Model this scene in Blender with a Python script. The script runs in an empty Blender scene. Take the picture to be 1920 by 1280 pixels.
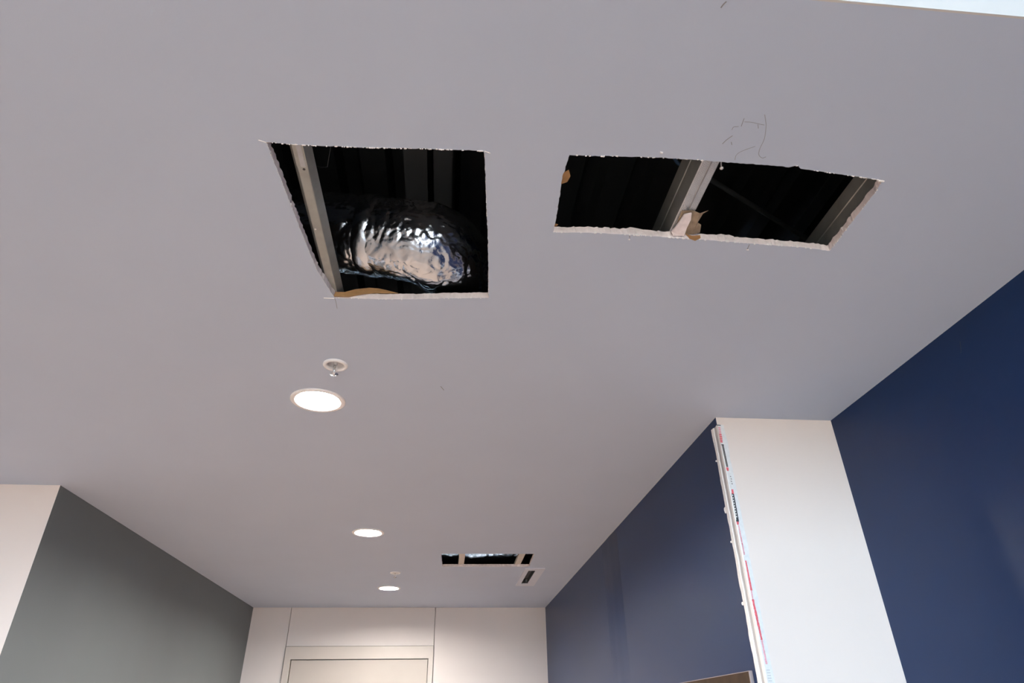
import bpy, math, random
from mathutils import Vector, noise
from mathutils.geometry import tessellate_polygon

random.seed(7)
scene = bpy.context.scene
EYE = 1.65            # eye height of the photographer; heights below are written relative to it

# ------------------------------------------------------------------ camera
cam_data = bpy.data.cameras.new('camera')
cam = bpy.data.objects.new('camera', cam_data)
scene.collection.objects.link(cam)
cam.location = (0, 0, EYE)
cam.rotation_euler = (math.radians(120.764), math.radians(0.792), math.radians(-5.520))
cam_data.sensor_width = 36.0
cam_data.lens = 1205.417 / 1920 * 36.0
cam_data.clip_start = 0.01
scene.camera = cam

# ------------------------------------------------------------------ daylight and exposure
SKY = 10.0
LAMP = 350.0
world = bpy.data.worlds.new('overcast_sky')
scene.world = world
world.use_nodes = True
bg = world.node_tree.nodes['Background']
bg.inputs['Color'].default_value = (0.60, 0.80, 1.0, 1)
bg.inputs['Strength'].default_value = SKY

WIN_X0, WIN_X1, WIN_Z0, WIN_Z1, WIN_Y = -1.1, 1.40, -1.45, 2.5, -4.2
portal_data = bpy.data.lights.new('window_front_offscreen', 'AREA')
portal_data.shape = 'RECTANGLE'
portal_data.size = WIN_X1 - WIN_X0
portal_data.size_y = WIN_Z1 - WIN_Z0
portal_data.cycles.is_portal = True
portal = bpy.data.objects.new('window_front_offscreen', portal_data)
portal.location = ((WIN_X0 + WIN_X1) / 2, WIN_Y + 0.1, (WIN_Z0 + WIN_Z1) / 2 + EYE)
portal.rotation_euler = (math.radians(90), 0, 0)
scene.collection.objects.link(portal)

vs = scene.view_settings
scene.display_settings.display_device = 'sRGB'
vs.view_transform = 'Standard'
vs.look = 'None'
vs.gamma = 1.0
vs.use_curve_mapping = False
vs.exposure = 1.55
scene.cycles.use_denoising = True
scene.cycles.max_bounces = 12
scene.cycles.diffuse_bounces = 8
scene.cycles.glossy_bounces = 6
scene.cycles.transparent_max_bounces = 8
scene.cycles.caustics_reflective = False
scene.cycles.sample_clamp_indirect = 8.0

# ------------------------------------------------------------------ materials
def material(name, color, rough=0.6, metal=0.0, spec=0.5, vary=0.0, vscale=6.0, bump=0.0, bscale=300.0,
             emit=None, strength=0.0):
    m = bpy.data.materials.new(name)
    m.use_nodes = True
    nt = m.node_tree
    p = nt.nodes['Principled BSDF']
    p.inputs['Base Color'].default_value = (*color, 1)
    p.inputs['Roughness'].default_value = rough
    p.inputs['Metallic'].default_value = metal
    p.inputs['Specular IOR Level'].default_value = spec
    tc = nt.nodes.new('ShaderNodeTexCoord')
    if vary > 0:
        n = nt.nodes.new('ShaderNodeTexNoise')
        n.inputs['Scale'].default_value = vscale
        n.inputs['Detail'].default_value = 4
        nt.links.new(tc.outputs['Object'], n.inputs['Vector'])
        r = nt.nodes.new('ShaderNodeMapRange')
        r.inputs['From Min'].default_value = 0.3
        r.inputs['From Max'].default_value = 0.7
        r.inputs['To Min'].default_value = 1 - vary
        r.inputs['To Max'].default_value = 1 + vary
        nt.links.new(n.outputs['Fac'], r.inputs['Value'])
        mx = nt.nodes.new('ShaderNodeMix')
        mx.data_type = 'RGBA'
        mx.blend_type = 'MULTIPLY'
        mx.inputs[0].default_value = 1.0
        mx.inputs[6].default_value = (*color, 1)
        nt.links.new(r.outputs['Result'], mx.inputs[7])
        nt.links.new(mx.outputs[2], p.inputs['Base Color'])
    if bump > 0:
        n = nt.nodes.new('ShaderNodeTexNoise')
        n.inputs['Scale'].default_value = bscale
        n.inputs['Detail'].default_value = 3
        nt.links.new(tc.outputs['Object'], n.inputs['Vector'])
        b = nt.nodes.new('ShaderNodeBump')
        b.inputs['Strength'].default_value = bump
        b.inputs['Distance'].default_value = 0.001
        nt.links.new(n.outputs['Fac'], b.inputs['Height'])
        nt.links.new(b.outputs['Normal'], p.inputs['Normal'])
    if emit:
        p.inputs['Emission Color'].default_value = (*emit, 1)
        p.inputs['Emission Strength'].default_value = strength
    return m

M = {}
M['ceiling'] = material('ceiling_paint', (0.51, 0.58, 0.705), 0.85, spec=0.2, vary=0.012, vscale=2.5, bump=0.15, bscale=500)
M['white'] = material('white_wall_paint', (0.88, 0.775, 0.71), 0.6, spec=0.3, vary=0.01, vscale=3, bump=0.12, bscale=450)
M['bulkhead'] = material('bulkhead_paint', (0.60, 0.59, 0.58), 0.6, spec=0.3)
M['grey'] = material('grey_wall_paint', (0.155, 0.172, 0.178), 0.6, spec=0.3, vary=0.02, vscale=3, bump=0.15, bscale=450)
M['navy'] = material('navy_wall_paint', (0.006, 0.026, 0.094), 0.36, spec=0.30, vary=0.03, vscale=3, bump=0.2, bscale=400)
M['beige'] = material('beige_panel', (0.72, 0.66, 0.63), 0.55, spec=0.3, vary=0.01, vscale=4)
M['hall_grey'] = material('hall_grey_paint', (0.34, 0.34, 0.34), 0.7, spec=0.3)
M['door_paint'] = material('cream_door_paint', (0.50, 0.445, 0.40), 0.45, spec=0.4, vary=0.05, vscale=2.2)
M['frame_paint'] = material('cream_frame_paint', (0.58, 0.52, 0.47), 0.4, spec=0.45, vary=0.03, vscale=4)
M['gypsum'] = material('gypsum_core', (0.88, 0.81, 0.82), 0.95, spec=0.1, vary=0.08, vscale=60, bump=0.6, bscale=500)
M['crumb'] = material('white_crumbs', (0.90, 0.88, 0.88), 0.95, spec=0.1)
M['kraft'] = material('kraft_paper', (0.42, 0.25, 0.12), 0.9, spec=0.1, vary=0.12, vscale=40)
M['kraft_back'] = material('kraft_paper_back', (0.30, 0.25, 0.20), 0.9, spec=0.1)
M['greypaper'] = material('torn_paper_grey', (0.34, 0.27, 0.20), 0.9, spec=0.1, vary=0.2, vscale=60)
M['fibre'] = material('dark_fibre', (0.24, 0.24, 0.26), 0.8)
M['wall_mark'] = material('faint_wall_mark', (0.05, 0.06, 0.085), 0.8)
M['pale_scratch'] = material('pale_scratch', (0.85, 0.83, 0.82), 0.9)
M['deck'] = material('deck_steel', (0.10, 0.105, 0.11), 0.55, metal=0.4)
M['joist'] = material('joist_steel', (0.16, 0.165, 0.17), 0.6, metal=0.3)
M['trim'] = material('white_trim_metal', (0.90, 0.89, 0.89), 0.45, spec=0.4)
M['reflector'] = material('reflector_white', (0.9, 0.9, 0.9), 0.25, spec=0.5)
M['lens'] = material('lamp_lens', (0.9, 0.9, 0.9), 0.5, emit=(1.0, 0.95, 0.88), strength=LAMP)
M['cup'] = material('sprinkler_cup', (0.72, 0.72, 0.73), 0.4, metal=0.1)
M['plate'] = material('diffuser_plate', (0.62, 0.65, 0.73), 0.6)
M['chrome'] = material('sprinkler_metal', (0.75, 0.75, 0.76), 0.2, metal=0.9)
M['wood'] = material('dark_wood_board', (0.060, 0.038, 0.024), 0.7, spec=0.15, vary=0.2, vscale=20)
M['wood_edge'] = material('pale_board_edge', (0.36, 0.31, 0.31), 0.7)
M['bead'] = material('corner_bead_white', (0.86, 0.85, 0.84), 0.7, vary=0.05, vscale=80, bump=0.3, bscale=300)
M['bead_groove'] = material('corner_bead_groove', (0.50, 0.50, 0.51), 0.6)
M['red'] = material('red_print', (0.85, 0.16, 0.19), 0.7, vary=0.25, vscale=200)
M['pink'] = material('pink_print', (0.88, 0.45, 0.50), 0.7, vary=0.2, vscale=200)
M['black'] = material('black_print', (0.05, 0.055, 0.06), 0.7)
M['slot_grey'] = material('grey_slot', (0.22, 0.21, 0.20), 0.7)
M['batten'] = material('pale_batten', (0.62, 0.57, 0.50), 0.7, vary=0.05, vscale=20)
M['cable_blue'] = material('blue_cable', (0.08, 0.16, 0.28), 0.5)
M['wire'] = material('hanger_wire', (0.25, 0.25, 0.26), 0.4, metal=0.8)
M['floor'] = material('pale_floor', (0.70, 0.485, 0.36), 0.45, spec=0.4, vary=0.08, vscale=3)
M['ground'] = material('street_paving', (0.62, 0.43, 0.31), 0.9, vary=0.1, vscale=1)
M['alu'] = material('window_frame_metal', (0.25, 0.25, 0.26), 0.4, metal=0.6)
M['screw'] = material('screw_head_or_hole', (0.8, 0.8, 0.8), 0.35, metal=0.5)

def galvanised(name, knurl, base=(0.33, 0.345, 0.33)):
    m = material(name, base, 0.45, metal=0.35, vary=0.10, vscale=30)
    if knurl:
        nt = m.node_tree
        p = nt.nodes['Principled BSDF']
        tc = nt.nodes.new('ShaderNodeTexCoord')
        mp = nt.nodes.new('ShaderNodeMapping')
        mp.inputs['Scale'].default_value = (1, 0.8, 1)
        nt.links.new(tc.outputs['Object'], mp.inputs['Vector'])
        v = nt.nodes.new('ShaderNodeTexVoronoi')
        v.inputs['Scale'].default_value = 260
        v.inputs['Randomness'].default_value = 0.0
        nt.links.new(mp.outputs['Vector'], v.inputs['Vector'])
        b = nt.nodes.new('ShaderNodeBump')
        b.inputs['Strength'].default_value = 1.0
        b.inputs['Distance'].default_value = 0.0012
        nt.links.new(v.outputs['Distance'], b.inputs['Height'])
        nt.links.new(b.outputs['Normal'], p.inputs['Normal'])
        p.inputs['Roughness'].default_value = 0.3
    return m
M['hole_black'] = material('painted_hole_black', (0.04, 0.04, 0.045), 0.5, metal=0.3)  # near-black that puts the shade inside a small hole into the colour
M['galv'] = galvanised('galvanised_steel', False)
M['knurl_steel'] = galvanised('knurled_galvanised_steel', False, (0.50, 0.51, 0.53))

def foil_material():
    m = material('aluminium_foil', (0.50, 0.555, 0.63), 0.2, metal=1.0)
    nt = m.node_tree
    p = nt.nodes['Principled BSDF']
    tc = nt.nodes.new('ShaderNodeTexCoord')
    heights = []
    for scale, kind in ((34, 'vor'), (16, 'noise'), (90, 'noise')):
        if kind == 'vor':
            n = nt.nodes.new('ShaderNodeTexVoronoi')
            n.inputs['Scale'].default_value = scale
            out = n.outputs['Distance']
        else:
            n = nt.nodes.new('ShaderNodeTexNoise')
            n.inputs['Scale'].default_value = scale
            n.inputs['Detail'].default_value = 5
            out = n.outputs['Fac']
        nt.links.new(tc.outputs['Object'], n.inputs['Vector'])
        heights.append(out)
    last = None
    for h, s, d in zip(heights, (0.35, 0.5, 0.35), (0.004, 0.006, 0.002)):
        b = nt.nodes.new('ShaderNodeBump')
        b.inputs['Strength'].default_value = s
        b.inputs['Distance'].default_value = d
        nt.links.new(h, b.inputs['Height'])
        if last:
            nt.links.new(last.outputs['Normal'], b.inputs['Normal'])
        last = b
    nt.links.new(last.outputs['Normal'], p.inputs['Normal'])
    return m
M['foil'] = foil_material()

def glass_material():
    m = bpy.data.materials.new('window_glass')
    m.use_nodes = True
    nt = m.node_tree
    out = nt.nodes['Material Output']
    nt.nodes.remove(nt.nodes['Principled BSDF'])
    t = nt.nodes.new('ShaderNodeBsdfTransparent')
    t.inputs['Color'].default_value = (0.93, 0.95, 0.95, 1)
    g = nt.nodes.new('ShaderNodeBsdfGlossy')
    g.inputs['Roughness'].default_value = 0.02
    mx = nt.nodes.new('ShaderNodeMixShader')
    mx.inputs[0].default_value = 0.06
    nt.links.new(t.outputs[0], mx.inputs[1])
    nt.links.new(g.outputs[0], mx.inputs[2])
    nt.links.new(mx.outputs[0], out.inputs['Surface'])
    return m
M['glass'] = glass_material()

# ------------------------------------------------------------------ mesh helpers
def wloc(o):
    p = Vector(o.location)
    while o.parent:
        o = o.parent
        p = p + Vector(o.location)
    return p

def mk(name, verts, faces, mats, parent=None, fm=None, smooth=False, origin=None):
    """One mesh object from points whose heights are relative to eye level."""
    vs_ = [Vector((v[0], v[1], v[2] + EYE)) for v in verts]
    if origin is None:
        lo = Vector((min(v.x for v in vs_), min(v.y for v in vs_), min(v.z for v in vs_)))
        hi = Vector((max(v.x for v in vs_), max(v.y for v in vs_), max(v.z for v in vs_)))
        origin = Vector(((lo.x + hi.x) / 2, (lo.y + hi.y) / 2, lo.z))
    me = bpy.data.meshes.new(name)
    me.from_pydata([v - origin for v in vs_], [], faces)
    if not isinstance(mats, (list, tuple)):
        mats = [mats]
    for m in mats:
        me.materials.append(M[m])
    if fm:
        for p, i in zip(me.polygons, fm):
            p.material_index = i
    if smooth:
        for p in me.polygons:
            p.use_smooth = True
    me.update()
    o = bpy.data.objects.new(name, me)
    scene.collection.objects.link(o)
    if parent:
        o.parent = parent
        o.location = origin - wloc(parent)
    else:
        o.location = origin
    return o

def empty(name, x, y, z):
    o = bpy.data.objects.new(name, None)
    o.empty_display_size = 0.05
    o.location = (x, y, z + EYE)
    scene.collection.objects.link(o)
    return o

def tag(o, label=None, cat=None, group=None, kind=None):
    if label: o['label'] = label
    if cat: o['category'] = cat
    if group: o['group'] = group
    if kind: o['kind'] = kind
    return o

def struct(o, label, cat):
    return tag(o, label, cat, kind='structure')

class Geo:
    def __init__(self):
        self.v, self.f, self.m = [], [], []
    def add(self, verts, faces, mi=0):
        b = len(self.v)
        self.v += [tuple(v) for v in verts]
        self.f += [tuple(b + i for i in f) for f in faces]
        self.m += [mi] * len(faces)
        return self
    def box(self, x0, x1, y0, y1, z0, z1, mi=0):
        v = [(x, y, z) for z in (z0, z1) for y in (y0, y1) for x in (x0, x1)]
        f = [(0, 2, 3, 1), (4, 5, 7, 6), (0, 1, 5, 4), (2, 6, 7, 3), (0, 4, 6, 2), (1, 3, 7, 5)]
        return self.add(v, f, mi)
    def prism(self, pts, z0, z1, mi=0):
        """pts: footprint (x, y), extruded in z."""
        n = len(pts)
        v = [(p[0], p[1], z0) for p in pts] + [(p[0], p[1], z1) for p in pts]
        f = [(i, (i + 1) % n, n + (i + 1) % n, n + i) for i in range(n)]
        f += [tuple(reversed(range(n))), tuple(range(n, 2 * n))]
        return self.add(v, f, mi)
    def lathe(self, cx, cy, prof, n=48, mi=0):
        """prof: list of (radius, z)."""
        b = []
        for r, z in prof:
            b += [(cx + r * math.cos(2 * math.pi * k / n), cy + r * math.sin(2 * math.pi * k / n), z) for k in range(n)]
        f = []
        for i in range(len(prof) - 1):
            for k in range(n):
                f.append((i * n + k, i * n + (k + 1) % n, (i + 1) * n + (k + 1) % n, (i + 1) * n + k))
        return self.add(b, f, mi)
    def disc(self, cx, cy, r, z, n=48, mi=0):
        v = [(cx + r * math.cos(2 * math.pi * k / n), cy + r * math.sin(2 * math.pi * k / n), z) for k in range(n)]
        return self.add(v, [tuple(range(n))], mi)
    def tube(self, pts, r, n=8, mi=0, caps=True):
        pts = [Vector(p) for p in pts]
        rings = []
        for i, p in enumerate(pts):
            t = (pts[min(i + 1, len(pts) - 1)] - pts[max(i - 1, 0)]).normalized()
            a = t.cross(Vector((0, 0, 1)))
            if a.length < 1e-4:
                a = Vector((1, 0, 0))
            a.normalize()
            b = t.cross(a).normalized()
            rr = r[i] if isinstance(r, (list, tuple)) else r
            rings.append([p + a * (rr * math.cos(2 * math.pi * k / n)) + b * (rr * math.sin(2 * math.pi * k / n)) for k in range(n)])
        v = [q for ring in rings for q in ring]
        f = [(i * n + k, i * n + (k + 1) % n, (i + 1) * n + (k + 1) % n, (i + 1) * n + k)
             for i in range(len(pts) - 1) for k in range(n)]
        if caps:
            f += [tuple(reversed(range(n))), tuple((len(pts) - 1) * n + k for k in range(n))]
        return self.add(v, f, mi)
    def sheet(self, pts, thick, axis, mi=0, mi_side=None):
        """pts: 3-D outline, given thickness along the axis."""
        n = len(pts)
        d = Vector(axis).normalized() * thick
        P = [Vector(p) for p in pts]
        v = P + [p + d for p in P]
        tris = tessellate_polygon([P])
        f = [tuple(t) for t in tris] + [tuple(n + i for i in reversed(t)) for t in tris]
        self.add(v, f, mi)
        return self.add(v, [(i, (i + 1) % n, n + (i + 1) % n, n + i) for i in range(n)], mi if mi_side is None else mi_side)
    def build(self, name, mats, parent=None, smooth=False, origin=None):
        return mk(name, self.v, self.f, mats, parent, self.m, smooth, origin)

def spline(pts, steps):
    P = [Vector(p) for p in pts]
    P = [P[0] * 2 - P[1]] + P + [P[-1] * 2 - P[-2]]
    out = []
    for i in range(1, len(P) - 2):
        for s in range(steps):
            t = s / steps
            a, b, c, d = P[i - 1], P[i], P[i + 1], P[i + 2]
            out.append(0.5 * ((2 * b) + (c - a) * t + (2 * a - 5 * b + 4 * c - d) * t * t + (3 * b - a - 3 * c + d) * t ** 3))
    out.append(P[-2])
    return out

# ------------------------------------------------------------------ the setting
FLOOR, TOP = -EYE, 1.75         # floor level and underside of the deck above the ceiling
XL, XR, YE = -4.5, 1.473, 0.557
TH = 0.018                      # plasterboard thickness

struct(Geo().box(XL, XR + 0.12, WIN_Y, 6.95, FLOOR - 0.1, FLOOR).build('floor', 'floor'),
       'pale smooth floor of the hall and corridor', 'floor')
struct(Geo().box(-60, 60, -90, WIN_Y - 0.15, FLOOR - 0.15, FLOOR - 0.02).build('ground', 'ground'),
       'grey street paving outside the big window', 'ground')

struct(Geo().prism([(-1.826, 3.148), (-1.826, 6.83), (-1.946, 6.83), (-1.946, 3.268)], FLOOR, TOP).build('wall_left', 'grey'),
       'dark grey painted side wall of the corridor', 'wall')
struct(Geo().prism([(-1.826, 3.148), (-1.946, 3.268), (XL, 3.268), (XL, 3.148)], FLOOR, TOP).build('wall_left_return', 'white'),
       'cream white wall end facing the hall beside the grey corridor wall', 'wall')

# navy corridor wall: a shallow filled board joint stands a little proud of it
hump = [(1.009 - 0.0013 * math.exp(-((y - 4.0) / 0.06) ** 2), y) for y in [3.8 + 0.02 * k for k in range(21)]]
g = Geo().prism([(1.009, 2.18)] + hump + [(1.009, 6.83), (1.129, 6.83), (1.129, 2.30)], FLOOR, TOP)
wr = g.build('wall_right', 'navy')
for p in wr.data.polygons:
    c = p.center + wr.location
    if abs(p.normal.z) < 0.5 and c.x < 1.03 and 3.79 < c.y < 4.22:
        p.use_smooth = True
struct(wr, 'navy blue side wall of the corridor behind the white wall end', 'wall')
wc = struct(Geo().prism([(1.009, 2.18), (1.129, 2.30), (XR, 2.30), (XR, 2.18)], FLOOR, TOP).build('wall_right_return', 'white'),
            'white wall end with a stripped corner between two navy walls', 'wall')
wn = struct(Geo().box(XR, XR + 0.12, WIN_Y, 2.30, FLOOR, 2.8).build('wall_right_near', 'navy'),
            'navy blue wall running from the white wall end towards the hall', 'wall')
struct(Geo().box(XL - 0.12, XL, WIN_Y, 3.27, FLOOR, 2.8).build('wall_hall_left', 'hall_grey'),
       'plain grey side wall of the hall', 'wall')

# window wall of the hall, behind the photographer
g = Geo()
g.box(XL, WIN_X0, WIN_Y - 0.15, WIN_Y, FLOOR, 2.8).box(WIN_X1, XR, WIN_Y - 0.15, WIN_Y, FLOOR, 2.8)
g.box(WIN_X0, WIN_X1, WIN_Y - 0.15, WIN_Y, FLOOR, WIN_Z0).box(WIN_X0, WIN_X1, WIN_Y - 0.15, WIN_Y, WIN_Z1, 2.8)
struct(g.build('wall_front', 'white'), 'white wall around the big window of the hall', 'wall')
win = empty('window_1', (WIN_X0 + WIN_X1) / 2, WIN_Y - 0.08, WIN_Z0)
struct(win, 'wide metal framed shop window of the hall', 'window')
nb = 3
w = (WIN_X1 - WIN_X0) / nb
g = Geo().box(WIN_X0, WIN_X1, WIN_Y - 0.11, WIN_Y - 0.05, WIN_Z0, WIN_Z0 + 0.05).box(WIN_X0, WIN_X1, WIN_Y - 0.11, WIN_Y - 0.05, WIN_Z1 - 0.05, WIN_Z1)
for k in range(nb + 1):
    x = WIN_X0 + k * w
    g.box(max(x - 0.025, WIN_X0), min(x + 0.025, WIN_X1), WIN_Y - 0.11, WIN_Y - 0.05, WIN_Z0 + 0.05, WIN_Z1 - 0.05)
g.build('window_frame', 'alu', win)
for k in range(nb):
    Geo().box(WIN_X0 + k * w + 0.025, WIN_X0 + (k + 1) * w - 0.025, WIN_Y - 0.084, WIN_Y - 0.078, WIN_Z0 + 0.05, WIN_Z1 - 0.05).build('pane', 'glass', win)
struct(Geo().box(XL, XR, WIN_Y, YE, 2.8, 2.9).build('ceiling_hall', 'bulkhead'), 'white high ceiling of the hall', 'ceiling')
struct(Geo().prism([(XL, YE), (XR, YE), (XR, YE + 0.1), (XL, YE + 0.1)], 1.0 + TH, 2.8).box(XL, XR, YE, YE + 0.004, 1.0, 1.0 + TH).build('wall_bulkhead', 'bulkhead'),
       'bright white bulkhead face above the edge of the low ceiling', 'bulkhead')

# back wall of the corridor: backing plus three panels and a door
BY = 6.83
wb = Geo().box(-1.946, 1.129, BY + 0.06, BY + 0.12, FLOOR, TOP).build('wall_back', 'beige')
struct(wb, 'beige panelled end wall of the corridor with a door', 'wall')
JG = 0.005
for (x0, x1, z0, z1) in ((-1.826, -1.463 - JG, FLOOR, 1.0), (-1.463, -0.081 - JG, 0.660, 1.0), (-0.081, 1.009, FLOOR, 1.0)):
    Geo().box(x0, x1, BY, BY + 0.06, z0, z1).build('panel', 'beige', wb)

door = empty('door_1', -0.77, BY, FLOOR)
struct(door, 'cream painted door in a plain cream frame under the beige panel', 'door')
fr = Geo()
fr.box(-1.459, -1.402, BY - 0.022, BY + 0.06, FLOOR, 0.547).box(-0.130, -0.086, BY - 0.022, BY + 0.06, FLOOR, 0.547)
fr.box(-1.459, -0.086, BY - 0.022, BY + 0.06, 0.547, 0.655)
fr.build('door_frame', 'frame_paint', door)
Geo().box(-1.402, -0.130, BY + 0.050, BY + 0.06, FLOOR, 0.547).build('door_rebate', 'frame_paint', door)
dl = Geo().box(-1.395, -0.137, BY - 0.006, BY + 0.050, FLOOR + 0.008, 0.539).build('door_leaf', 'door_paint', door)

# steel deck above the plenum
g = Geo()
prof = []
x = XL
while x < XR - 0.01:
    prof += [(x, TOP), (x + 0.09, TOP), (x + 0.11, TOP + 0.05), (x + 0.16, TOP + 0.05), (x + 0.18, TOP)]
    x += 0.18
v = [(p[0], YE + 0.1, p[1]) for p in prof] + [(p[0], 6.95, p[1]) for p in prof]
n = len(prof)
g.add(v, [(i, i + 1, n + i + 1, n + i) for i in range(n - 1)])
g.box(XL, XR + 0.12, YE, 6.95, TOP + 0.06, TOP + 0.16)
struct(g.build('ceiling_deck', 'deck'), 'dark corrugated steel deck above the open ceiling holes', 'ceiling')

# ------------------------------------------------------------------ plasterboard ceiling with its cut holes
HOLE1 = [(-0.386, 0.936), (-0.334, 0.938), (-0.282, 0.937), (-0.176, 0.933), (-0.07, 0.927), (0.044, 0.923), (0.048, 0.933), (0.06, 1.073), (0.072, 1.201), (0.08, 1.306), (0.089, 1.444), (-0.006, 1.453), (-0.108, 1.466), (-0.194, 1.473), (-0.28, 1.474), (-0.327, 1.475), (-0.355, 1.347), (-0.367, 1.196), (-0.377, 1.055)]
HOLE2 = [(0.221, 0.919), (0.268, 0.918), (0.323, 0.914), (0.412, 0.911), (0.502, 0.91), (0.54, 0.912), (0.595, 0.912), (0.641, 0.912), (0.689, 0.914), (0.706, 0.908), (0.715, 0.916), (0.763, 0.92), (0.839, 0.927), (0.91, 0.934), (0.916, 0.973), (0.917, 1.061), (0.921, 1.175), (0.84, 1.167), (0.702, 1.163), (0.566, 1.158), (0.433, 1.155), (0.329, 1.155), (0.224, 1.16), (0.224, 1.122), (0.221, 1.06), (0.217, 0.979)]
HOLE3 = [(-0.034, 4.508), (0.602, 4.487), (0.614, 4.901), (-0.025, 4.919)]
SLOT = [(0.622, 5.015), (0.680, 5.015), (0.680, 5.548), (0.622, 5.548)]
LIGHTS = [(-0.474, 2.128), (-0.470, 3.962), (-0.467, 5.783)]
SPRINKLERS = [(-0.376, 1.856), (-0.377, 5.140)]

def subdivide(loop, step):
    out = []
    for i, a in enumerate(loop):
        b = loop[(i + 1) % len(loop)]
        a, b = Vector(a), Vector(b)
        k = max(1, round((b - a).length / step))
        out += [a.lerp(b, s / k) for s in range(k)]
    return out

def ragged(loop, step, amp, seed):
    rnd = random.Random(seed)
    out = []
    for p in subdivide(loop, step):
        out.append((p.x + rnd.uniform(-amp, amp), p.y + rnd.uniform(-amp, amp)))
    return out

def circle(c, r, n=40):
    return [(c[0] + r * math.cos(2 * math.pi * k / n), c[1] + r * math.sin(2 * math.pi * k / n)) for k in range(n)]

def board(outer, holes, z, th):
    """holes: (bottom loop, top loop) pairs; painted face down, gypsum edges, kraft back."""
    G = Geo()
    bot = [[Vector((p[0], p[1], z)) for p in outer]] + [[Vector((p[0], p[1], z)) for p in h[0]] for h in holes]
    top = [[Vector((p[0], p[1], z + th)) for p in outer]] + [[Vector((p[0], p[1], z + th)) for p in h[1]] for h in holes]
    G.add([q for l in bot for q in l], [tuple(reversed(t)) for t in tessellate_polygon(bot)], 0)
    G.add([q for l in top for q in l], tessellate_polygon(top), 2)
    for lb, lt in zip(bot, top):
        n = len(lb)
        G.add(lb + lt, [(i, (i + 1) % n, n + (i + 1) % n, n + i) for i in range(n)], 1)
    return G

outer = [(XL, YE + 0.004), (XR, YE + 0.004), (XR, 2.18), (1.009, 2.18), (1.009, BY), (-1.826, BY), (-1.826, 3.148), (XL, 3.148)]
holes = []
for loop, sd, amp_b, amp_t in ((HOLE1, 3, 0.0009, 0.0014), (HOLE2, 5, 0.0010, 0.0022), (HOLE3, 8, 0.0015, 0.002)):
    b = ragged(loop, 0.007, amp_b, sd)
    rnd = random.Random(sd + 50)
    t = [(p[0] + rnd.uniform(-amp_t, amp_t), p[1] + rnd.uniform(-amp_t, amp_t)) for p in b]
    holes.append((b, t))
holes.append((SLOT, SLOT))
for c in LIGHTS:
    holes.append((circle(c, 0.0835), circle(c, 0.0835)))
for c in SPRINKLERS:
    holes.append((circle(c, 0.028), circle(c, 0.028)))
ceil = board(outer, holes, 1.0, TH).build('ceiling', ['ceiling', 'gypsum', 'kraft_back'], origin=Vector((-1.0, 3.0, 1.0 + EYE)))
struct(ceil, 'light grey plasterboard ceiling with rough cut holes', 'ceiling')

# white crumbs and paper burrs along the saw cuts
def crumbs(loop, i0, i1, count, smin, smax, sd, parent, length=1.0):
    rnd = random.Random(sd)
    path = [Vector(p) for p in loop[i0:i1 + 1]]
    seg = [(path[k + 1] - path[k]).length for k in range(len(path) - 1)]
    tot = sum(seg)
    G = Geo()
    for _ in range(count):
        d = rnd.uniform(0, tot)
        k = 0
        while k < len(seg) - 1 and d > seg[k]:
            d -= seg[k]
            k += 1
        t = (path[k + 1] - path[k]).normalized()
        p = path[k] + t * d
        nrm = Vector((t.y, -t.x))
        s = rnd.uniform(smin, smax)
        pts = []
        nn = 6
        for a in range(nn):
            an = 2 * math.pi * a / nn
            pts.append(p + t * (math.cos(an) * s * rnd.uniform(0.6, 1.6) * length) + nrm * (math.sin(an) * s * rnd.uniform(0.5, 1.0)))
        z0, z1 = 1.0 + 0.004, 1.0 - rnd.uniform(0.0004, 0.0018)
        n = nn
        v = [(q.x, q.y, z0) for q in pts] + [(q.x + rnd.uniform(-.3, .3) * s, q.y + rnd.uniform(-.3, .3) * s, z1) for q in pts]
        G.add(v, [(i, (i + 1) % n, n + (i + 1) % n, n + i) for i in range(n)] + [tuple(range(n, 2 * n)), tuple(reversed(range(n)))])
    o = G.build('saw_crumbs', 'crumb', parent)
    o['kind'] = 'stuff'
    return o
crumbs(HOLE1, 0, 5, 95, 0.0008, 0.0021, 1, ceil)
crumbs(HOLE1, 6, 10, 45, 0.0005, 0.0011, 2, ceil)
crumbs(HOLE1 + HOLE1[:1], 15, 19, 40, 0.0005, 0.0012, 3, ceil)
crumbs(HOLE1, 10, 15, 30, 0.0005, 0.0012, 4, ceil)
crumbs(HOLE2, 0, 4, 16, 0.0008, 0.0026, 5, ceil)
crumbs(HOLE2, 8, 13, 22, 0.0006, 0.0020, 6, ceil, 1.6)
crumbs(HOLE2, 13, 16, 24, 0.0006, 0.0020, 7, ceil)
crumbs(HOLE2, 16, 22, 40, 0.0006, 0.0018, 8, ceil, 1.6)

# torn paper facing on the cut edges
def torn(name, pts, mat, z=None, y=None, thick=0.0008, wob=0.002, sd=0, axis=None):
    rnd = random.Random(sd)
    if z is not None:
        P = [(p[0], p[1], z + rnd.uniform(-wob, wob)) for p in pts]
        ax = (0, 0, 1)
    else:
        P = [(p[0], y + rnd.uniform(-wob, wob), p[1]) for p in pts]
        ax = (0, 1, 0)
    return Geo().sheet(P, thick, axis or ax).build(name, mat, ceil)
paper = torn('torn_kraft_paper', [(-0.329, 1.000), (-0.325, 1.015), (-0.301, 1.015), (-0.272, 1.026), (-0.237, 1.033), (-0.211, 1.032), (-0.191, 1.028), (-0.156, 1.019), (-0.193, 1.017), (-0.221, 1.016), (-0.249, 1.012), (-0.270, 1.006), (-0.287, 1.0005)], 'kraft', y=1.468, wob=0.0006, thick=0.0012)
paper['label'] = 'brown torn kraft paper lip'
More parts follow.
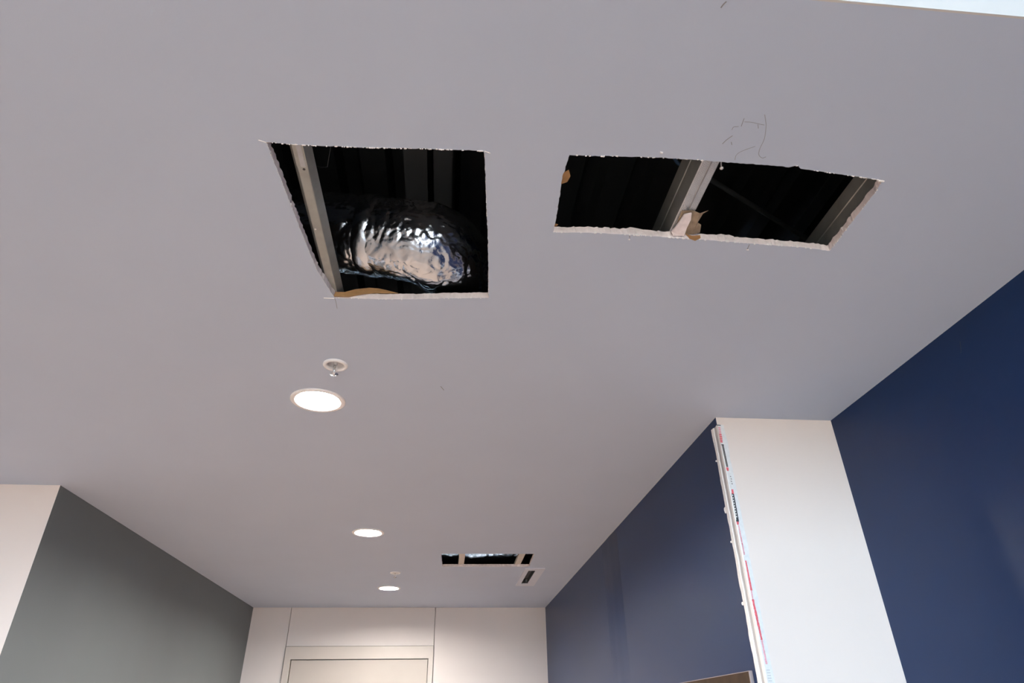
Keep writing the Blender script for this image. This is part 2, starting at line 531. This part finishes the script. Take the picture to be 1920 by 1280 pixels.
torn('torn_kraft_paper', [(0.513, 1.078), (0.539, 1.075), (0.556, 1.080), (0.572, 1.069), (0.565, 1.084), (0.563, 1.114), (0.574, 1.121), (0.580, 1.147), (0.566, 1.156), (0.548, 1.156), (0.519, 1.150), (0.512, 1.103)], 'greypaper', z=1.0125, wob=0.002, sd=2)
torn('plaster_scrap', [(0.514, 1.111), (0.519, 1.083), (0.534, 1.076), (0.540, 1.098), (0.540, 1.128), (0.542, 1.153), (0.515, 1.154), (0.508, 1.144), (0.511, 1.130)], 'gypsum', z=1.0055, wob=0.0025, sd=3, thick=0.004)
torn('torn_kraft_paper', [(0.538, 1.137), (0.557, 1.143), (0.576, 1.140), (0.580, 1.149), (0.570, 1.160), (0.554, 1.154)], 'kraft', z=0.9975, wob=0.0015, sd=4)
torn('torn_kraft_paper', [(0.231, 0.979), (0.238, 0.997), (0.234, 1.015), (0.216, 1.027), (0.212, 0.998)], 'kraft', z=1.0195, wob=0.001, sd=5)
torn('torn_kraft_paper', [(0.220, 1.150), (0.236, 1.155), (0.232, 1.166), (0.218, 1.166)], 'kraft', z=1.0195, wob=0.001, sd=6)
for pts, sd in (([(0.395, 1.0165), (0.412, 1.025), (0.424, 1.0235), (0.452, 1.0175), (0.452, 1.013), (0.400, 1.013)], 1),
                ([(0.618, 1.017), (0.640, 1.0235), (0.652, 1.021), (0.660, 1.022), (0.672, 1.0165), (0.665, 1.013), (0.622, 1.013)], 2)):
    torn('torn_paper', pts, 'gypsum', y=1.1555 if sd == 1 else 1.1605, wob=0.0005, sd=sd + 10)

# fibres, pencil-thin scratches and saw overcuts on the ceiling face
SCR = [[(0.524, 0.864), (0.528, 0.854), (0.536, 0.842)], [(0.529, 0.828), (0.53, 0.821), (0.539, 0.819)], [(0.544, 0.818), (0.542, 0.799)],
       [(0.546, 0.807), (0.561, 0.807), (0.579, 0.81), (0.588, 0.811)],
       [(0.578, 0.787), (0.592, 0.812), (0.603, 0.844), (0.605, 0.869), (0.61, 0.886), (0.621, 0.894), (0.627, 0.89)],
       [(0.566, 0.904), (0.564, 0.89), (0.572, 0.879), (0.593, 0.865)], [(0.54, 0.858), (0.544, 0.865)], [(0.575, 0.811), (0.58, 0.82)],
       [(-0.04, 1.988), (-0.035, 2.0), (-0.029, 2.016)], [(0.413, 0.586), (0.415, 0.58), (0.418, 0.575)],
       [(-0.327, 1.475), (-0.326, 1.496), (-0.327, 1.528)], [(0.407, 1.155), (0.411, 1.166)], [(0.71, 1.167), (0.712, 1.185)]]
RAD = [.0006, .0004, .0005, .0004, .0004, .00035, .0005, .0004, .0011, .0011, .0006, .0007, .0008]
for pts, r in zip(SCR, RAD):
    P = spline([(p[0], p[1], 1.0 - r * 0.4) for p in pts], 5)
    Geo().tube(P, r, 6).build('scratch', 'fibre', ceil)
for pts, r in (([(-0.400, 0.932), (-0.386, 0.937)], .0011), ([(-0.356, 1.478), (-0.328, 1.478)], .0013), ([(0.047, 0.923), (0.059, 0.928)], .0010),
               ([(0.900, 0.935), (0.914, 0.936)], .0022), ([(0.409, 1.170), (0.412, 1.172)], .0018), ([(0.711, 1.186), (0.716, 1.187)], .0016),
               ([(0.404, 0.896), (0.410, 0.897)], .0022)):
    Geo().tube([(p[0], p[1], 1.0 - r * 0.3) for p in pts], r, 6).build('saw_overcut', 'pale_scratch', ceil)
Geo().tube([(1.4728, 1.481, 0.944), (1.4728, 1.490, 0.917), (1.4728, 1.495, 0.912)], 0.0006, 6).build('scratch', 'wall_mark', wn)

# ------------------------------------------------------------------ framing seen through the holes
def stud(name, label, x0, x1, y0, y1, z0, height, side, knurl_to=None, groove=False, webmat='galv', hat=False):
    """Cold-formed channel along y: flange facing down, web rising on one side ('+' or '-')."""
    root = empty(name, (x0 + x1) / 2, (y0 + y1) / 2, z0)
    tag(root, label, 'stud')
    t = 0.0012
    mid = (x0 + x1) / 2
    def flange(ya, yb, mat):
        G = Geo()
        if groove:
            xs = [(x0, z0), (x0 + 0.002, z0 - 0.0005), (mid - 0.004, z0 - 0.0005), (mid - 0.0025, z0 + 0.003), (mid + 0.0025, z0 + 0.003), (mid + 0.004, z0 - 0.0005), (x1 - 0.002, z0 - 0.0005), (x1, z0)]
        else:
            xs = [(x0, z0 + 0.001), (x0 + 0.002, z0), (x1 - 0.002, z0), (x1, z0 + 0.001)]
        n = len(xs)
        v = [(a, ya, b) for a, b in xs] + [(a, yb, b) for a, b in xs] + [(a, ya, b + t) for a, b in xs] + [(a, yb, b + t) for a, b in xs]
        f = [(i, n + i, n + i + 1, i + 1) for i in range(n - 1)] + [(2 * n + i, 2 * n + i + 1, 3 * n + i + 1, 3 * n + i) for i in range(n - 1)]
        f += [(0, 2 * n, 3 * n, n), (n - 1, 2 * n - 1, 4 * n - 1, 3 * n - 1)]
        G.add(v, f)
        return G.build('flange', mat, root)
    if knurl_to is None:
        flange(y0, y1, 'knurl_steel' if groove else 'galv')
    else:
        flange(knurl_to, y1, 'galv')
        G = Geo().box(x0, x0 + 0.008, y0, knurl_to, z0, z0 + t).box(x1 - 0.004, x1, y0, knurl_to, z0, z0 + t)
        G.build('flange_edge', 'galv', root)
        Geo().box(x0 + 0.008, x1 - 0.004, y0, knurl_to, z0 - 0.0003, z0 + t).build('knurled_strip', 'knurl_steel', root)
    wx = x1 if side == '+' else x0
    s = 1 if side == '+' else -1
    web = Geo()
    pr = [(wx, z0 + 0.0015), (wx, z0 + height * 0.42), (wx - s * 0.002, z0 + height * 0.44), (wx - s * 0.002, z0 + height * 0.56), (wx, z0 + height * 0.58), (wx, z0 + height)]
    if height < 0.07:
        pr = [(wx, z0 + 0.0015), (wx, z0 + height)]
    for (a, b), (c, d) in zip(pr[:-1], pr[1:]):
        web.add([(a, y0, b), (a, y1, b), (c, y1, d), (c, y0, d)], [(0, 1, 2, 3)])
        web.add([(a - s * t, y0, b), (a - s * t, y1, b), (c - s * t, y1, d), (c - s * t, y0, d)], [(3, 2, 1, 0)])
    if hat:
        web = Geo().add([(x1, y0, z0 + 0.0005), (x1, y1, z0 + 0.0005), (x1 + 0.0116, y1, z0 + 0.022), (x1 + 0.0116, y0, z0 + 0.022)], [(0, 1, 2, 3)])
        web.add([(x0, y0, z0 + 0.0005), (x0, y1, z0 + 0.0005), (x0 - 0.0116, y1, z0 + 0.022), (x0 - 0.0116, y0, z0 + 0.022)], [(3, 2, 1, 0)])
    web.build('web', webmat, root)
    if not hat:
        Geo().box(min(x0, x1), max(x0, x1), y0, y1, z0 + height, z0 + height + t).build('top_flange', webmat, root)
    return root

s1 = stud('steel_stud', 'galvanised steel stud crossing the square hole beside the foil duct', -0.3440, -0.3215, 0.66, 1.90, 1.0 + TH, 0.022, '+', knurl_to=1.015, hat=True)
Geo().lathe(-0.3305, 1.022, [(0.0030, 1.0178), (0.0030, 1.0172), (0.0001, 1.0172)], 14).build('screw_head_or_hole', 'hole_black', s1)  # black disc on the flange, painted in place of a dark hole
Geo().lathe(-0.338, 1.215, [(0.0028, 1.0180), (0.0026, 1.0168), (0.0010, 1.0160), (0.0001, 1.0160)], 14).build('rivet', 'screw', s1)
s2 = stud('steel_stud', 'knurled galvanised steel stud crossing the long hole with torn paper', 0.508, 0.546, 0.66, 1.90, 1.0 + TH, 0.095, '-', groove=True)
stud('steel_stud', 'galvanised steel stud along the ragged short end of the long hole', 0.930, 0.968, 0.66, 1.90, 1.0 + TH, 0.085, '-')

def pips(root, cols, ya, yb, pitch, z, size, mat):
    G = Geo()
    for j, x in enumerate(cols):
        y = ya + (pitch / 2 if j % 2 else 0)
        while y < yb:
            G.add([(x - size, y - size, z), (x + size, y - size, z), (x + size, y + size, z), (x - size, y + size, z), (x, y, z - size * 0.9)],
                  [(0, 1, 4), (1, 2, 4), (2, 3, 4), (3, 0, 4)])
            y += pitch
    o = G.build('knurl_pips', mat, root)
    o['kind'] = 'stuff'
pips(s1, [-0.3345 + 0.0026 * k for k in range(4)], 0.90, 1.012, 0.0032, 1.0 + TH - 0.0003, 0.0011, 'knurl_steel')
pips(s2, [0.5115 + 0.0040 * k for k in range(4)] + [0.5315 + 0.0040 * k for k in range(4)], 0.88, 1.19, 0.0050, 1.0 + TH - 0.0005, 0.0014, 'knurl_steel')

# drywall screw poking out beside the knurled stud
sc = empty('drywall_screw', 0.5505, 0.934, 1.004)
tag(sc, 'loose pale screw head beside the knurled stud', 'screw')
g = Geo().lathe(0.5505, 0.934, [(0.0001, 1.0035), (0.0030, 1.0038), (0.0041, 1.0052), (0.0040, 1.0064), (0.0016, 1.0095)], 20)
g.build('screw_head_or_hole', 'screw', sc, smooth=True)
Geo().tube([(0.5505, 0.934, 1.009), (0.5500, 0.930, 1.018), (0.548, 0.915, 1.040)], 0.0015, 8).build('screw_shank', 'screw', sc)

# two joists deeper in the plenum
for (x0, x1, lab) in ((-0.176, -0.104, 'dark steel joist above the foil duct, next to the stud'), (-0.084, -0.026, 'narrower dark steel joist above the bend of the foil duct')):
    G = Geo().box(x0, x1, YE + 0.1, 6.6, 1.50, 1.506)
    G.box((x0 + x1) / 2 - 0.003, (x0 + x1) / 2 + 0.003, YE + 0.1, 6.6, 1.506, TOP - 0.006).box(x0, x1, YE + 0.1, 6.6, TOP - 0.006, TOP)
    tag(G.build('steel_joist', 'joist'), lab, 'joist')

tag(Geo().tube([(0.70, 1.351, 1.45), (0.783, 1.399, 1.45), (1.185, 1.627, 1.45), (1.45, 1.777, 1.45)], 0.008, 12).build('conduit', 'joist', smooth=True),
    'thin dark conduit running slantwise above the long hole', 'pipe')
tag(Geo().tube(spline([(0.46, 1.08, 1.752), (0.51, 1.15, 1.52), (0.589, 1.225, 1.355), (0.627, 1.25, 1.35), (0.685, 1.27, 1.36)], 6), 0.005, 10).build('cable', 'cable_blue', smooth=True),
    'blue cable behind the knurled stud above the long hole', 'cable')
tag(Geo().tube([(-0.36, 1.31, TOP + 0.0), (-0.372, 1.335, 1.45), (-0.386, 1.391, 1.40), (-0.400, 1.394, 1.40), (-0.43, 1.397, 1.41)], 0.0009, 6).build('hanger_wire', 'wire'),
    'thin bent hanger wire above the square hole', 'wire')

# ------------------------------------------------------------------ foil wrapped ducts
def duct(name, label, path, radii, sd, segs=40, ring=220):
    P = spline(path, segs)
    Rr = spline([(r, 0, 0) for r in radii], segs)
    n = ring
    V, F = [], []
    off = Vector((sd * 3.1, sd * 1.7, sd * 0.9))
    up = Vector((0, 0, 1))
    for i, p in enumerate(P):
        t = (P[min(i + 1, len(P) - 1)] - P[max(i - 1, 0)]).normalized()
        a = t.cross(up).normalized()
        b = a.cross(t).normalized()
        for k in range(n):
            an = 2 * math.pi * k / n
            d = a * math.cos(an) + b * math.sin(an)
            q = p + d * Rr[i].x
            s = q + off
            h = 0.005 * noise.noise(s * 7)
            # sharp creases: ridged noise stretched around the girth
            h -= 0.0035 * (1 - abs(noise.noise(Vector((s.x * 21, s.y * 12, s.z * 12))))) ** 9
            h -= 0.0016 * (1 - abs(noise.noise(Vector((s.x * 30 + s.z * 40, s.y * 44, s.z * 60 - s.x * 20))))) ** 8
            h += 0.0016 * (abs(noise.noise(s * 34)) - 0.25)
            dist, _pts = noise.voronoi(s * 22)
            h += 0.0018 * (dist[1] - dist[0])
            h += 0.0007 * noise.noise(s * 110)
            q = q + d * h
            V.append((q.x, q.y, q.z))
    m = len(P)
    for i in range(m - 1):
        for k in range(n):
            F.append((i * n + k, i * n + (k + 1) % n, (i + 1) * n + (k + 1) % n, (i + 1) * n + k))
    root = empty(name, *path[len(path) // 2])
    tag(root, label, 'duct')
    mk('foil_jacket', V, F, 'foil', root, smooth=True)
    return root, P, Rr

d1, P1, R1 = duct('foil_duct', 'crinkled silver foil wrapped duct bending above the square ceiling hole',
                  [(-1.20, 1.47, 1.23), (-0.75, 1.46, 1.22), (-0.45, 1.45, 1.207), (-0.28, 1.43, 1.186), (-0.16, 1.410, 1.160), (-0.075, 1.415, 1.148), (-0.010, 1.50, 1.153), (0.04, 1.65, 1.170), (0.06, 1.90, 1.20), (0.10, 2.4, 1.24)],
                  [0.113, 0.113, 0.112, 0.111, 0.112, 0.118, 0.118, 0.114, 0.112, 0.110], 1)
# string ties and a lapped tape seam on the jacket
def band(root, P, Rr, i, width, grow, mat, name):
    ring = 80
    V, F = [], []
    up = Vector((0, 0, 1))
    p = P[i]
    t = (P[i + 1] - P[i - 1]).normalized()
    a = t.cross(up).normalized()
    b = a.cross(t).normalized()
    for s in (-0.5, -0.25, 0, 0.25, 0.5):
        for k in range(ring):
            an = 2 * math.pi * k / ring
            d = a * math.cos(an) + b * math.sin(an)
            r = Rr[i].x + grow + (0.002 if abs(s) < 0.4 else -0.004) + 0.003 * noise.noise((p + d * 0.1) * 30)
            q = p + t * (s * width) + d * r
            V.append((q.x, q.y, q.z))
    for i in range(4):
        for k in range(ring):
            F.append((i * ring + k, i * ring + (k + 1) % ring, (i + 1) * ring + (k + 1) % ring, (i + 1) * ring + k))
    return mk(name, V, F, mat, root, smooth=True)
band(d1, P1, R1, 135, 0.05, 0.002, 'foil', 'foil_tape')

d2, P2, R2 = duct('foil_duct', 'dark silver foil duct above the small hole near the corridor end',
                  [(-1.6, 5.32, 1.21), (-0.6, 5.30, 1.195), (0.0, 5.28, 1.183), (0.5, 5.29, 1.183), (0.86, 5.32, 1.205)],
                  [0.13, 0.13, 0.13, 0.13, 0.13], 4, segs=26, ring=80)

for x0, x1, lab in ((0.090, 0.131, 'pale batten across the small hole, by the end away from the slot'),
                    (0.507, 0.549, 'pale batten across the small hole, by the end near the slot')):
    G = Geo().prism([(x0, 4.40), (x1, 4.40), (x1 + 0.003, 5.00), (x0 + 0.003, 5.00)], 1.0 + TH, 1.0 + TH + 0.022)
    tag(G.build('batten', 'batten'), lab, 'batten')

# ------------------------------------------------------------------ slot diffuser beside the small hole
sd_ = empty('slot_diffuser', 0.667, 5.29, 0.994)
tag(sd_, 'pale rectangular plate with a black slot in the ceiling by the small hole', 'vent')
G = Geo()
z0, z1 = 0.994, 1.0
G.box(0.590, 0.624, 4.945, 5.640, z0, z1).box(0.678, 0.742, 4.945, 5.640, z0, z1)
G.box(0.624, 0.678, 4.945, 5.017, z0, z1).box(0.624, 0.678, 5.546, 5.640, z0, z1)
G.build('face_plate', 'plate', sd_)
G = Geo().box(0.6225, 0.6245, 5.016, 5.547, 1.0, 1.035).box(0.6775, 0.6795, 5.016, 5.547, 1.0, 1.035)
G.box(0.6245, 0.6775, 5.016, 5.018, 1.0, 1.035).box(0.6245, 0.6775, 5.545, 5.547, 1.0, 1.035).box(0.6225, 0.6795, 5.016, 5.547, 1.035, 1.037)
G.build('slot_box', 'black', sd_)

# ------------------------------------------------------------------ recessed downlights
LAB = ['lit recessed downlight next to the square ceiling hole with the foil duct',
       'lit recessed downlight midway along the corridor, between the other two lights',
       'lit recessed downlight closest to the door and end wall']
for (cx, cy), lab in zip(LIGHTS, LAB):
    root = empty('recessed_downlight', cx, cy, 0.994)
    tag(root, lab, 'downlight', 'downlights in the ceiling')
    Geo().lathe(cx, cy, [(0.0955, 1.0), (0.0955, 0.9975), (0.092, 0.9950), (0.080, 0.9945), (0.0765, 0.9965), (0.0755, 1.0005), (0.083, 1.0005)], 56).build('trim_ring', 'trim', root, smooth=True)
    Geo().lathe(cx, cy, [(0.0755, 0.9995), (0.0735, 1.008), (0.0715, 1.016)], 56).build('reflector', 'reflector', root, smooth=True)
    Geo().disc(cx, cy, 0.0717, 1.016, 56).build('lens', 'lens', root)
    Geo().lathe(cx, cy, [(0.0720, 1.0165), (0.080, 1.035), (0.080, 1.10), (0.0001, 1.10)], 32).build('housing', 'black', root)

# ------------------------------------------------------------------ sprinkler heads
LAB = ['white sprinkler head with a hanging pin, between square hole and downlight', 'white sprinkler head with a hanging pin, beside the downlight closest to the door']
for (cx, cy), lab in zip(SPRINKLERS, LAB):
    root = empty('sprinkler_head', cx, cy, 0.955)
    tag(root, lab, 'sprinkler', 'ceiling sprinklers')
    Geo().lathe(cx, cy, [(0.0390, 1.0), (0.0390, 0.9965), (0.0365, 0.9935), (0.0300, 0.9935), (0.0270, 0.9960), (0.0265, 1.001)], 40).build('escutcheon', 'trim', root, smooth=True)
    Geo().lathe(cx, cy, [(0.0268, 0.998), (0.0262, 1.012), (0.0240, 1.017), (0.0001, 1.017)], 40).build('cup', 'cup', root, smooth=True)
    Geo().lathe(cx, cy, [(0.0085, 1.017), (0.0085, 1.006), (0.0060, 1.004), (0.0060, 0.998), (0.0001, 0.998)], 20).build('body', 'cup', root, smooth=True)
    Geo().tube([(cx - 0.001, cy, 1.000), (cx - 0.001, cy, 0.966)], 0.0026, 10).build('glass_bulb', 'chrome', root, smooth=True)
    for s in (-1, 1):
        Geo().tube([(cx + s * 0.0055, cy, 1.000), (cx + s * 0.0060, cy, 0.988), (cx + s * 0.0035, cy, 0.970), (cx, cy, 0.965)], 0.0012, 8).build('frame_arm', 'trim', root, smooth=True)
    G = Geo().lathe(cx, cy, [(0.0001, 0.9645), (0.0035, 0.9640), (0.0130, 0.9655), (0.0130, 0.9645), (0.0035, 0.9625), (0.0035, 0.9600), (0.0001, 0.9600)], 24)
    G.build('deflector', 'chrome', root, smooth=True)

# ------------------------------------------------------------------ stripped corner bead on the white wall end
bead = empty('corner_bead', 1.012, 2.178, FLOOR)
tag(bead, 'torn white corner bead with red and black print on the white wall end', 'corner bead')
ZT, ZB = 0.968, FLOOR + 0.01
rnd = random.Random(21)
N = 220
zs = [ZT + (ZB - ZT) * k / N for k in range(N + 1)]
def rag(z, sc, amp, sd):
    return amp * (noise.noise(Vector((sd, 0, z * sc))) + 0.6 * noise.noise(Vector((sd + 9, 0, z * sc * 3.3))))
V, F = [], []
cols = 5
for z in zs:     # front leg on the white face, ragged outer edge, rounded nose
    xr = 1.0355 + rag(z, 14, 0.0035, 1.0)
    nose = 1.0065 + rag(z, 9, 0.001, 5.0)
    V += [(xr, 2.1798, z), (xr - 0.001, 2.1770, z), (1.022, 2.1755, z), (nose + 0.004, 2.1735, z), (nose, 2.1755, z), (nose, 2.188, z)]
c = 6
for i in range(N):
    for k in range(c - 1):
        F.append((i * c + k, i * c + k + 1, (i + 1) * c + k + 1, (i + 1) * c + k))
F += [tuple(range(c)), tuple(N * c + k for k in reversed(range(c)))]
mk('front_flange', V, F, 'bead', bead)
V, F = [], []
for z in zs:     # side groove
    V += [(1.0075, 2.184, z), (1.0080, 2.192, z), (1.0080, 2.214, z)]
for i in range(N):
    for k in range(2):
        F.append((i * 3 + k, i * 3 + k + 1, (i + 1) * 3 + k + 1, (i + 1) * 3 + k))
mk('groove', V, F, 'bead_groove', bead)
V, F = [], []
for z in zs:     # torn lip on the navy face
    y1 = 2.231 + rag(z, 11, 0.006, 3.0) + 0.006 * (0.97 - z) / 2
    y0 = 2.2085 + rag(z, 20, 0.003, 4.0)
    V += [(1.0085, y0, z), (1.0045, y0 + 0.002, z), (1.0035, y1 - 0.004, z), (1.0088, y1, z)]
for i in range(N):
    for k in range(3):
        F.append((i * 4 + k, i * 4 + k + 1, (i + 1) * 4 + k + 1, (i + 1) * 4 + k))
F += [(0, 1, 2, 3), tuple(N * 4 + k for k in (3, 2, 1, 0))]
mk('torn_lip', V, F, 'bead', bead)

def on_bead(x):          # y of the bead face at x
    return 2.1755 if x > 1.022 else 2.1755 - 0.002 * (1.022 - x) / 0.0115
def mark(name, mat, x0, z0, x1, z1, w0, w1, rough=0.0012, sd=0, steps=None):
    r = random.Random(sd)
    steps = steps or max(2, int(abs(z0 - z1) / 0.004))
    L, Rr_ = [], []
    for k in range(steps + 1):
        t = k / steps
        x = x0 + (x1 - x0) * t
        z = z0 + (z1 - z0) * t
        w = 1.35 * (w0 + (w1 - w0) * t) / 2
        a, b = x - w - r.uniform(0, rough), x + w + r.uniform(0, rough)
        L.append((a, on_bead(a) - 0.0005, z))
        Rr_.append((b, on_bead(b) - 0.0005, z))
    n = len(L)
    v = L + Rr_ + [(p[0], p[1] + 0.0009, p[2]) for p in L] + [(p[0], p[1] + 0.0009, p[2]) for p in Rr_]
    f = [(i, i + 1, n + i + 1, n + i) for i in range(n - 1)]
    f += [(i, 2 * n + i, 2 * n + i + 1, i + 1) for i in range(n - 1)] + [(n + i, n + i + 1, 3 * n + i + 1, 3 * n + i) for i in range(n - 1)]
    return mk(name, v, f, mat, bead)
mark('printed_mark', 'black', 1.0120, 0.9668, 1.0125, 0.9635, 0.012, 0.012, 0.0005, 1)
for k in range(9):
    z = 0.958 - k * 0.0072
    mark('printed_mark', 'pink' if k < 4 else 'red', 1.0130 - 0.0002 * k, z, 1.0128 - 0.0002 * k, z - 0.0056, 0.0060, 0.0048, 0.0018, 30 + k, 3)
mark('slot', 'slot_grey', 1.0130, 0.886, 1.0145, 0.800, 0.0055, 0.0055, 0.0003, 2)
mark('slot', 'black', 1.0150, 0.884, 1.0165, 0.800, 0.0016, 0.0016, 0.0003, 3)
mark('printed_mark', 'black', 1.0130, 0.888, 1.0132, 0.884, 0.0075, 0.0065, 0.0003, 4)
mark('printed_mark', 'red', 1.0140, 0.798, 1.0138, 0.785, 0.0065, 0.0050, 0.0006, 5)
for k in range(4):
    mark('printed_mark', 'slot_grey', 1.0190 + 0.0015 * (k % 2), 0.766 - k * 0.009, 1.0215, 0.762 - k * 0.009, 0.002, 0.0015, 0.0012, 50 + k, 2)
mark('printed_mark', 'red', 1.0175, 0.716, 1.0160, 0.700, 0.0050, 0.0060, 0.0006, 6)
mark('printed_mark', 'black', 1.0158, 0.700, 1.0150, 0.606, 0.0068, 0.0062, 0.0006, 7)
for k in range(9):     # pale letters along the black block
    z = 0.694 - k * 0.0096
    x = 1.0138 - 0.0001 * k
    yb = on_bead(x) - 0.0011
    pts = [(x + math.cos(a) * 0.0019, yb, z + math.sin(a) * 0.0032) for a in [2 * math.pi * q / 7 for q in range(7)]]
    Geo().sheet(pts, 0.0006, (0, 1, 0)).build('printed_letter', 'bead', bead)
mark('printed_mark', 'black', 1.0142, 0.606, 1.0138, 0.600, 0.0075, 0.0075, 0.0004, 8)
mark('printed_mark', 'red', 1.0138, 0.600, 1.0125, 0.589, 0.0065, 0.0045, 0.0006, 9)
mark('printed_mark', 'pink', 1.0150, 0.587, 1.0155, 0.487, 0.0020, 0.0026, 0.0012, 10)
for k in range(6):
    z = 0.545 - k * 0.0095
    mark('printed_mark', 'red', 1.0148, z, 1.0149, z - 0.005, 0.0018, 0.0014, 0.0008, 70 + k, 2)
mark('printed_mark', 'red', 1.0160, 0.468, 1.0160, 0.372, 0.0030, 0.0050, 0.0006, 11)
mark('printed_mark', 'pink', 1.0155, 0.372, 1.0145, 0.344, 0.0030, 0.0022, 0.0010, 12)
mark('printed_mark', 'red', 1.0145, 0.344, 1.0185, 0.222, 0.0045, 0.0036, 0.0018, 13)
mark('printed_mark', 'pink', 1.0185, 0.222, 1.0195, 0.152, 0.0030, 0.0036, 0.0016, 14)
for k in range(7):
    z = 0.136 - k * 0.0075
    mark('printed_mark', 'bead_groove', 1.0205, z, 1.0205, z - 0.0014, 0.0085, 0.0085, 0.0004, 90 + k, 2)
for z, w in ((0.845, 0.004), (0.660, 0.010), (0.652, 0.006), (0.340, 0.006), (0.545, 0.004)):   # bits of torn skim standing off the lip
    pts = [(1.004 - 0.002 * math.cos(a), 2.236 + w * 0.6 * math.cos(a), z + w * math.sin(a)) for a in [2 * math.pi * q / 6 + z for q in range(6)]]
    Geo().sheet(pts, 0.002, (1, 0, 0)).build('skim_flake', 'bead', bead)

# ------------------------------------------------------------------ brown board on the navy wall
bd = empty('wall_board', 1.000, 2.75, -0.70)
tag(bd, 'dark brown wooden board with a pale edge on the navy wall', 'board')
Geo().box(0.9985, 1.0089, 2.272, 3.25, -0.70, 0.138).build('board_face', 'wood', bd)
Geo().box(0.9978, 1.0089, 2.266, 2.272, -0.70, 0.140).box(0.9978, 1.0089, 2.272, 3.25, 0.138, 0.1400).build('board_edge', 'wood_edge', bd)
